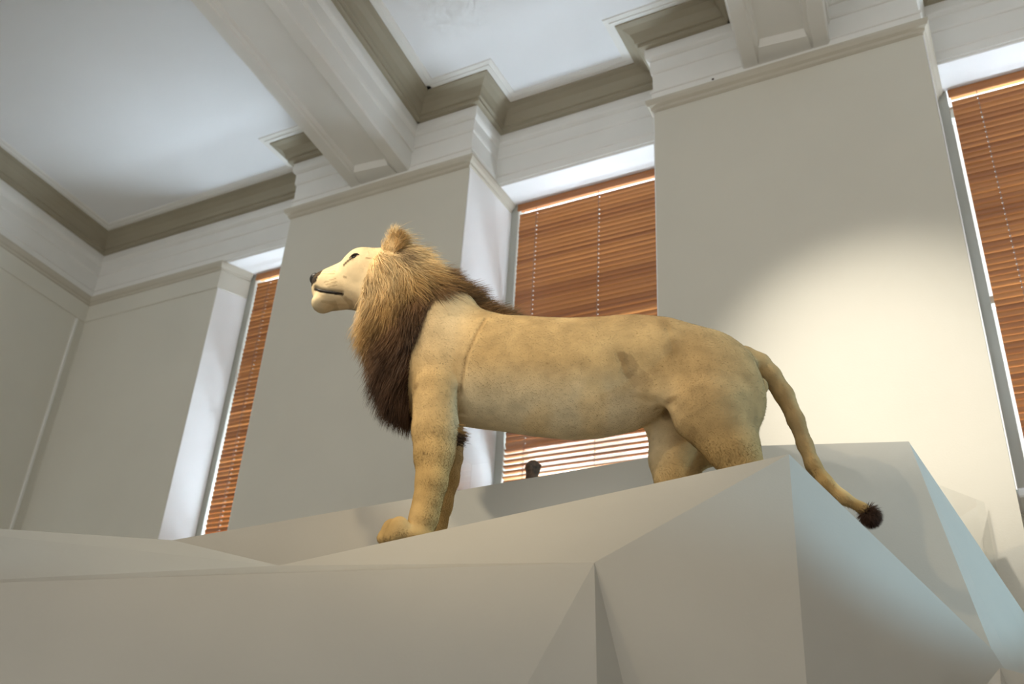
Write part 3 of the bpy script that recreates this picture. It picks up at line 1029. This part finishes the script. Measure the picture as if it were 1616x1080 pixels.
    c = mixc(c, np.array([0.016, 0.012, 0.012]), 0.97 * inpoly(SZ, poly))
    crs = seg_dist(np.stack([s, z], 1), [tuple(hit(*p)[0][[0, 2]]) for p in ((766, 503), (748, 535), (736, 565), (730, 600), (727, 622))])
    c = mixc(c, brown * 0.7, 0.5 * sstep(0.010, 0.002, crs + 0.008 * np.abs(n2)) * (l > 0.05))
    wr = np.sin(z * 420 + 40 * s + 2 * n1) * 0.5 + 0.5
    c = mixc(c, brown, 0.5 * wr ** 4 * ((s < -1.06) & (s > -1.16) & (z > 3.87) & (z < 3.93)))
    c *= (1 + 0.10 * n2[:, None])
    return np.clip(c, 0.003, 0.95)
BC = coat(BV)

lion = empty('lion', tuple(np.array([C0[0], C0[1], ZF])), math.atan2(AX[1], AX[0]))
tag(lion, 'mounted male lion with golden brown mane standing on the white plinth', 'lion')

def loc_(P):
    P = np.asarray(P, float)
    return np.stack([P[:, 0], -P[:, 1], P[:, 2] - ZF], 1)

def fast_mesh(name, V, F, material, parent, colors=None, smooth=True):
    me = bpy.data.meshes.new(name)
    V = np.ascontiguousarray(V, np.float32)
    F = np.ascontiguousarray(F, np.int32)
    k = F.shape[1]
    me.vertices.add(len(V))
    me.vertices.foreach_set('co', V.ravel())
    me.loops.add(F.size)
    me.loops.foreach_set('vertex_index', F.ravel())
    me.polygons.add(len(F))
    me.polygons.foreach_set('loop_start', np.arange(len(F), dtype=np.int32) * k)
    if colors is not None:
        ca = me.color_attributes.new('tint', 'FLOAT_COLOR', 'POINT')
        ca.data.foreach_set('color', np.concatenate([colors, np.ones((len(colors), 1))], 1).astype(np.float32).ravel())
    me.update(calc_edges=True)
    me.validate()
    if smooth:
        me.polygons.foreach_set('use_smooth', np.ones(len(me.polygons), bool))
    me.materials.append(MATS[material])
    o = bpy.data.objects.new(name, me)
    COL.objects.link(o)
    o.parent = parent
    return o

# mirrored local frame flips the winding
body = fast_mesh('body', loc_(BV), BF[:, ::-1], 'coat', lion, BC)
body['label'] = 'tan short-haired lion body with pale face'

# --- strands
def strands(name, roots, d0, length, radius, colors, gravity, segs=5, curl=0.0, parent=None, label=None, seed=0, tipdark=0.0, sides=3):
    r = np.random.default_rng(seed)
    n = len(roots)
    pos = roots.copy()
    d = d0 / np.linalg.norm(d0, axis=1)[:, None]
    step = (length / segs)[:, None]
    pts = [pos.copy()]
    ph = r.uniform(0, 6.28, n)
    for i in range(segs):
        d = d + gravity * (1.0 / segs)
        if curl:
            d = d + curl * (np.stack([np.sin(ph + 1.7 * i), np.cos(1.3 * ph + 2.1 * i), np.sin(2 * ph + 1.1 * i)], 1)) / segs
        d /= np.linalg.norm(d, axis=1)[:, None]
        pos = pos + d * step
        pts.append(pos.copy())
    pts = np.stack(pts, 1)
    up = r.normal(size=(n, 3))
    a = np.cross(d0, up)
    a /= np.linalg.norm(a, axis=1)[:, None] + 1e-9
    b = np.cross(d0, a)
    b /= np.linalg.norm(b, axis=1)[:, None] + 1e-9
    V = np.zeros((n, segs * sides + 1, 3))
    Cc = np.zeros((n, segs * sides + 1, 3))
    for i in range(segs):
        w = radius * (1 - 0.75 * i / segs)
        for k in range(sides):
            t = 2 * math.pi * k / sides
            V[:, i * sides + k] = pts[:, i] + w[:, None] * (a * math.cos(t) + b * math.sin(t))
            Cc[:, i * sides + k] = colors * (1 - tipdark * i / segs)
    V[:, -1] = pts[:, -1]
    Cc[:, -1] = colors * (1 - tipdark)
    tri = []
    for i in range(segs - 1):
        for k in range(sides):
            k2 = (k + 1) % sides
            p0, p1, q0, q1 = i * sides + k, i * sides + k2, (i + 1) * sides + k, (i + 1) * sides + k2
            tri += [(p0, p1, q1), (p0, q1, q0)]
    for k in range(sides):
        tri.append(((segs - 1) * sides + k, (segs - 1) * sides + (k + 1) % sides, segs * sides))
    tri = np.array(tri)
    F = (tri[None] + (np.arange(n) * (segs * sides + 1))[:, None, None]).reshape(-1, 3)
    o = fast_mesh(name, loc_(V.reshape(-1, 3)), F[:, ::-1], 'hair', parent or lion, np.clip(Cc.reshape(-1, 3), 0.002, 0.95))
    o['kind'] = 'stuff'
    if label:
        o['label'] = label
    return o

def sample(n, weight, seed):
    """random points on the skin, weight per vertex"""
    r = np.random.default_rng(seed)
    tri = np.concatenate([BF[:, [0, 1, 2]], BF[:, [0, 2, 3]]])
    a, b, c = BV[tri[:, 0]], BV[tri[:, 1]], BV[tri[:, 2]]
    ar = np.linalg.norm(np.cross(b - a, c - a), axis=1) * weight[tri].mean(1)
    p = ar / ar.sum()
    i = r.choice(len(tri), n, p=p)
    u, v = r.random(n), r.random(n)
    m = u + v > 1
    u[m], v[m] = 1 - u[m], 1 - v[m]
    w = (1 - u - v)[:, None]
    t = tri[i]
    P = BV[t[:, 0]] * w + BV[t[:, 1]] * u[:, None] + BV[t[:, 2]] * v[:, None]
    N = BN[t[:, 0]]
    Cv = BC[t[:, 0]]
    return P, N, Cv

s_, l_, z_ = BV[:, 0], BV[:, 1], BV[:, 2]
MANE = [(-0.845, 4.30), (-0.80, 4.30), (-0.55, 4.10), (-0.47, 3.86), (-0.565, 3.80), (-0.59, 3.70), (-0.62, 3.60), (-0.665, 3.44), (-0.668, 3.20),
        (-0.90, 3.20), (-1.0, 3.60), (-0.935, 3.70), (-0.922, 3.80), (-0.900, 3.90), (-0.870, 3.97), (-0.845, 4.03)]
in_mane = inpoly(BV[:, [0, 2]], MANE) & ~((np.hypot((s_ + 0.82) / 0.055, (z_ - 4.03) / 0.08) < 1) & (np.abs(l_) > 0.09))
crest = (s_ > -0.62) & (s_ < -0.30) & (np.abs(l_) < 0.045 + 0.03 * (s_ < -0.45)) & (z_ > 3.68)
wm = in_mane.astype(float)

def mane_flow(P):
    s, l, z = P[:, 0], P[:, 1], P[:, 2]
    # angle in the s-z plane: 0 = backwards, -90 deg = down, beyond = forwards
    ang = np.interp(z, [3.30, 3.50, 3.62, 3.75, 3.85, 3.95, 4.05, 4.15], [-95, -95, -92, -84, -66, -42, -12, 8])
    ang = np.where(s < -0.86, np.minimum(ang, np.interp(s, [-1.0, -0.92, -0.86], [-100, -85, -60])), ang)
    ang = np.where((s > -0.70) & (z > 3.72), np.maximum(ang, -35), ang)
    a = np.radians(ang + 9 * np.sin(23 * s + 17 * z) + 6 * np.sin(51 * z - 31 * s))
    return np.stack([np.cos(a), 0 * s, np.sin(a)], 1)

def mane_color(P, N, r):
    s, l, z = P[:, 0], P[:, 1], P[:, 2]
    cream = np.array([0.80, 0.60, 0.33])
    gold = np.array([0.50, 0.315, 0.12])
    brown = np.array([0.175, 0.092, 0.042])
    dark = np.array([0.070, 0.036, 0.020])
    n1 = lump(P, 16, 8)
    # dark below a line that rises towards the withers
    v = (z - (3.57 + (s + 0.88) * 0.78)) + 0.05 * n1 + r.normal(0, 0.022, len(s))
    w1 = sstep(0.28, 0.06, v)[:, None]
    w2 = sstep(0.10, -0.06, v)[:, None]
    w3 = sstep(-0.03, -0.22, v)[:, None]
    c = cream * (1 - w1) + gold * w1
    c = c * (1 - w2) + brown * w2
    c = c * (1 - w3 * 0.75) + dark * w3 * 0.75
    back = sstep(-0.72, -0.55, s + 0.03 * n1)[:, None] * sstep(3.68, 3.80, z)[:, None]
    c = c * (1 - 0.55 * back) + np.array([0.22, 0.125, 0.05]) * 0.55 * back
    bear = sstep(1.3, 0.5, np.hypot((s + 0.768) / 0.03, (z - 3.955) / 0.045))[:, None] * (np.abs(l) > 0.05)[:, None]
    c = c * (1 - 0.7 * bear) + np.array([0.06, 0.03, 0.018]) * 0.7 * bear
    streak = 0.78 + 0.40 * (np.sin(60 * s + 25 * z + 3 * n1) * 0.5 + 0.5)
    c = c * (streak * r.uniform(0.78, 1.18, len(s)))[:, None]
    return c

def mane_layer(n, seed, lmin, lmax, rad, lift, seg=6, curl=0.5):
    r = np.random.default_rng(seed)
    P, N, _ = sample(n, wm, seed)
    fl = mane_flow(P)
    clump = np.stack([lump(P, 45, 21), lump(P, 45, 22), lump(P, 45, 23)], 1) * 0.9
    d0 = fl * (1 - lift) + N * lift + 0.36 * clump + r.normal(0, 0.15, P.shape)
    L = r.uniform(lmin, lmax, n)
    z = P[:, 2]
    L *= np.interp(z, [3.25, 3.4, 3.6, 3.8, 4.0, 4.15], [0.60, 0.80, 0.82, 0.90, 0.75, 0.6])
    L *= np.where((P[:, 0] < -0.90) & (z > 3.75), 0.70, 1.0)
    L *= np.where((P[:, 0] > -0.66) & (z < 3.75), 0.45, 1.0)      # short where the mane meets the shoulder
    g = 0.9 * fl + np.array([0, 0, -0.35])
    return P, N, d0, L, g, mane_color(P, N, r), r.uniform(0.7, 1.3, n) * rad, seg, curl

LAY = [mane_layer(26000, 31, 0.07, 0.13, 0.0011, 0.34), mane_layer(15000, 32, 0.11, 0.19, 0.0010, 0.42)]
strands('mane', np.concatenate([a[0] for a in LAY]), np.concatenate([a[2] for a in LAY]), np.concatenate([a[3] for a in LAY]),
        np.concatenate([a[6] for a in LAY]), np.concatenate([a[5] for a in LAY]), np.concatenate([a[4] for a in LAY]), 6, 0.55,
        label='shaggy mane, cream at the cheek and dark brown on the chest', seed=5)
# crest of longer hair along the withers
P, N, _ = sample(4200, crest.astype(float), 41)
r = np.random.default_rng(42)
d0 = np.array([0.95, 0, 0.25]) + 0.35 * N + r.normal(0, 0.16, P.shape)
cc = np.array([0.20, 0.115, 0.05]) * r.uniform(0.5, 1.7, len(P))[:, None]
strands('withers_crest', P, d0, r.uniform(0.06, 0.13, len(P)), np.full(len(P), 0.0010), cc, np.tile(np.array([0.35, 0, -0.25]), (len(P), 1)), 5, 0.5,
        label='brown ridge of hair trailing over the withers', seed=6)
# ear hair: pale inside, tufts along the rim
er = ((np.hypot((s_ + 0.815) / 0.055, (z_ - 4.04) / 0.08) < 1) & (np.abs(l_) > 0.085) & (z_ > 3.96)).astype(float)
P, N, _ = sample(2600, er, 43)
r = np.random.default_rng(44)
inner = (P[:, 0] < -0.80)[:, None]
cc = np.where(inner, np.array([0.72, 0.53, 0.28]), np.array([0.42, 0.25, 0.09])) * r.uniform(0.7, 1.2, len(P))[:, None]
d0 = np.where(inner, np.array([-0.1, 0.0, 0.8]), np.array([0.35, 0.0, 0.75])) + 0.5 * N + r.normal(0, 0.2, P.shape)
strands('ear_fringe', P, d0, r.uniform(0.018, 0.05, len(P)), np.full(len(P), 0.0009), cc, np.tile(np.array([0.4, 0, -0.2]), (len(P), 1)), 4, 0.5,
        label='cream hair lining the ears', seed=7)
# tail tuft
tp = np.array([1.182, 0.0, 2.890])
r = np.random.default_rng(45)
d0 = r.normal(0, 1, (3800, 3)) + np.array([0.35, 0, -0.35])
P = tp + 0.012 * d0 / np.linalg.norm(d0, axis=1)[:, None] + np.array([0.0, 0, -0.006])
cc = np.array([0.080, 0.042, 0.026]) * r.uniform(0.5, 1.6, len(P))[:, None]
strands('tail_tuft', P, d0, r.uniform(0.022, 0.052, len(P)), np.full(len(P), 0.0011), cc, np.tile(np.array([0.3, 0, -0.9]), (len(P), 1)), 4, 0.3,
        label='round dark brown tuft at the tip of the tail', seed=8)
# elbow tufts
for sgn in (1,):
    r = np.random.default_rng(46 + sgn)
    n = 700
    c = np.array([-0.447, 0.120 * sgn, 3.105])
    P = c + r.normal(0, 1, (n, 3)) * np.array([0.008, 0.014, 0.016])
    dk = sstep(3.12, 3.10, P[:, 2])[:, None]
    cc = (np.array([0.38, 0.23, 0.08]) * (1 - dk) + np.array([0.075, 0.045, 0.026]) * dk) * r.uniform(0.6, 1.3, n)[:, None]
    d0 = np.array([0.95, 0.1 * sgn, -0.15]) + r.normal(0, 0.22, P.shape)
    strands('elbow_tuft', P, d0, r.uniform(0.02, 0.045, n), np.full(n, 0.0010), cc, np.tile(np.array([0.2, 0, -0.2]), (n, 1)), 4, 0.3,
            label='dark tuft of hair behind the elbow', seed=9)
# short coat
wc = 1.0 - 0.85 * in_mane
wc *= np.where(s_ < -0.8, 1.3, 1.0) * np.where(l_ > -0.12, 1.0, 0.35)
P, N, Cv = sample(170000, wc, 51)
r = np.random.default_rng(52)
hd = sstep(-0.80, -0.95, P[:, 0])[:, None]
comb = np.array([0.9, 0, -0.35]) * (1 - hd) + np.array([0.9, 0, -0.1]) * hd
comb = comb - N * np.sum(comb * N, 1)[:, None]
legw = sstep(3.15, 3.0, P[:, 2])[:, None]
comb = comb * (1 - legw) + np.array([0.15, 0, -1.0]) * legw
d0 = comb + 0.13 * N + r.normal(0, 0.10, P.shape)
Lh = r.uniform(0.006, 0.011, len(P)) * (0.45 + 0.55 * sstep(-1.02, -0.80, P[:, 0]))
strands('short_coat', P - N * 0.001, d0, Lh, np.full(len(P), 0.0007), Cv * r.uniform(0.96, 1.08, len(P))[:, None], np.zeros_like(P), 1, 0.0,
        label='short tan body hair', seed=10)

# --- face parts
def blob(name, c, r, material, parent, rot=(0, 0, 0), shape=None, label=None):
    bm = bmesh.new()
    bmesh.ops.create_uvsphere(bm, u_segments=20, v_segments=14, radius=1.0)
    for v in bm.verts:
        x, y, z = v.co
        if shape:
            x, y, z = shape(x, y, z)
        v.co = (x * r[0], y * r[1], z * r[2])
    o = bm_link(name, bm, material, parent, True)
    o.location = tuple(loc_(np.array([c]))[0])
    o.rotation_euler = rot
    if label:
        o['label'] = label
    return o
blob('nose', (-1.172, 0, 3.903), (0.031, 0.043, 0.028), 'nose_skin', lion, (0, 0.35, 0),
     lambda x, y, z: (x, y * (0.72 + 0.32 * z), z), 'black leathery nose')
for sgn in (1, -1):
    h, n = hit(559, 405)
    if sgn < 0:
        h = h * np.array([1, -1, 1])
    e = blob('eye', (h[0], h[1] - 0.008 * sgn, h[2]), (0.015, 0.012, 0.012), 'eye_glass', lion, (0, 0, 0), None, 'dark glass eye')
    pth = [(h[0] + a, h[1] + 0.004 * sgn, h[2] + b) for a, b in ((-0.020, -0.012), (-0.010, 0.004), (0.0, 0.011), (0.012, 0.012), (0.022, 0.008))]
    v, f = tube(loc_(np.array(pth)) - np.array(e.location), [0.0015, 0.0035, 0.004, 0.0035, 0.0015], 6)
    link_mesh('eyelid', v, f, 'lip_skin', e, True)
    pts = [hh * np.array([1, sgn, 1]) - np.array([0, 0.003 * sgn, 0]) for hh in MH]
    v, f = tube(loc_(np.array(pts)), [0.004, 0.0055, 0.0055, 0.005, 0.0025], 8)
    link_mesh('lip', v, f, 'lip_skin', lion, True)
# claws on the toes
for sgn, fs, dz in ((1, -0.575, 0), (-1, -0.575, 0), (1, 0.64, 0), (-1, 0.42, 0)):
    for ds, dl in ((-0.085, 0.048), (-0.118, 0.018), (-0.116, -0.016), (-0.083, -0.046)):
        c = np.array([fs + ds, 0.135 * sgn + dl, 2.662])
        v, f = tube(loc_(np.array([c + (0.012, 0, 0.008), c + (0.002, 0, 0.006), c + (-0.008, 0, -0.004), c + (-0.011, 0, -0.014)])), [0.006, 0.0055, 0.004, 0.001], 6)
        link_mesh('claw', v, f, 'claw_horn', lion, True)

# ================================================================== CASE BEHIND THE LION, SPECIMEN, GLASS SCREEN
cs = empty('display_case', (-2.5, 4.72, 2.4))
tag(cs, 'clear acrylic display case behind the lion, in front of the middle blind', 'case')
def cbox(name, x0, x1, y0, y1, z0, z1, m):
    return box(name, x0 + 2.5, x1 + 2.5, y0 - 4.72, y1 - 4.72, z0 - 2.4, z1 - 2.4, m, cs)
cx0, cx1, cy0, cy1, cz1 = -3.02, -1.95, 4.45, 5.0, 3.86
cbox('base', cx0, cx1, cy0, cy1, 0.0, 2.95, 'plinth_paint')
cbox('pane', cx0, cx1, cy0, cy0 + 0.006, 2.95, cz1, 'acrylic')
cbox('pane', cx0, cx1, cy1 - 0.006, cy1, 2.95, cz1, 'acrylic')
cbox('pane', cx0, cx0 + 0.006, cy0 + 0.006, cy1 - 0.006, 2.95, cz1, 'acrylic')
cbox('pane', cx1 - 0.006, cx1, cy0 + 0.006, cy1 - 0.006, 2.95, cz1, 'acrylic')
cbox('pane', cx0, cx1, cy0, cy1, cz1, cz1 + 0.006, 'acrylic')

# small mounted animal standing in the case: one skinned body
def specimen(loc):
    root = empty('small_mammal', loc)
    tag(root, 'small mottled brown animal head showing above the plinth edge under the lion', 'animal')
    nodes = [((0, 0, 0.595), 0.046), ((0, -0.01, 0.54), 0.036), ((0, 0.0, 0.47), 0.052), ((0, 0.03, 0.34), 0.075), ((0, 0.06, 0.20), 0.082), ((0, 0.07, 0.12), 0.06),
             ((-0.06, -0.02, 0.36), 0.026), ((-0.07, -0.07, 0.24), 0.020), ((-0.06, -0.08, 0.08), 0.018), ((-0.06, -0.10, 0.02), 0.018),
             ((0.06, -0.02, 0.36), 0.026), ((0.07, -0.07, 0.24), 0.020), ((0.06, -0.08, 0.08), 0.018), ((0.06, -0.10, 0.02), 0.018),
             ((-0.07, 0.04, 0.09), 0.04), ((-0.08, -0.03, 0.02), 0.024), ((0.07, 0.04, 0.09), 0.04), ((0.08, -0.03, 0.02), 0.024),
             ((0, -0.045, 0.585), 0.022)]
    edges = [(0, 1), (1, 2), (2, 3), (3, 4), (4, 5), (3, 6), (6, 7), (7, 8), (8, 9), (3, 10), (10, 11), (11, 12), (12, 13), (5, 14), (14, 15), (5, 16), (16, 17), (0, 18)]
    vs_, fs_ = [], []
    for a, b in edges:
        (pa, ra), (pb, rb) = nodes[a], nodes[b]
        pa, pb = np.array(pa), np.array(pb)
        v, f = tube([pa + (pa - pb) * 0.01 + (pb - pa) * t for t in (0, 0.5, 1.0)], [ra, (ra + rb) / 2, rb], 10)
        o = len(vs_)
        vs_ += list(v)
        fs_ += [tuple(i + o for i in q) for q in f]
    for p, rr in nodes:
        bm = bmesh.new()
        bmesh.ops.create_uvsphere(bm, u_segments=10, v_segments=8, radius=rr)
        o = len(vs_)
        bm.verts.ensure_lookup_table()
        for v in bm.verts:
            v.index
            vs_.append(np.array(v.co) + np.array(p))
        bm.verts.index_update()
        for f in bm.faces:
            fs_.append(tuple(v.index + o for v in f.verts))
        bm.free()
    b = link_mesh('body', vs_, fs_, 'specimen_fur', root, True)
    rm = b.modifiers.new('skin', 'REMESH')
    rm.mode = 'VOXEL'
    rm.voxel_size = 0.008
    rm.use_smooth_shade = True
    sm = b.modifiers.new('relax', 'SMOOTH')
    sm.iterations = 4
    for sx in (-1, 1):
        bm = bmesh.new()
        bmesh.ops.create_uvsphere(bm, u_segments=10, v_segments=8, radius=1)
        for v in bm.verts:
            v.co = (v.co.x * 0.010, v.co.y * 0.006, v.co.z * 0.012)
        e = bm_link('ear', bm, 'specimen_fur', root, True)
        e.location = (sx * 0.043, 0.0, 0.600)
    return root
sp_ = at_y(841, 742, 4.62)
specimen((float(sp_[0]), 4.62, 3.02))
box('stand', float(sp_[0]) + 2.5 - 0.14, float(sp_[0]) + 2.5 + 0.14, -0.26, 0.12, 0.55, 0.615, 'plinth_paint', cs)

gp = empty('glass_screen', (-0.16, 5.04, 0))
tag(gp, 'clear frameless glass screen beside the lit pier at the right', 'screen')
ga, gb = np.array([-0.293, 4.80]), np.array([-0.293, 4.80]) + (np.array([-0.027, 5.286]) - np.array([-0.293, 4.80])) * 0.72
def sheet(name, p, q, z0, z1, m, parent, off):
    d = (q - p) / np.linalg.norm(q - p)
    n = np.array([-d[1], d[0]]) * 0.005
    return prism(name, [tuple(p - off), tuple(q - off), tuple(q + n - off), tuple(p + n - off)], z0, z1, m, parent)
offg = np.array([-0.16, 5.04])
sheet('pane', ga, gb, 0.0, 3.333, 'acrylic', gp, offg)
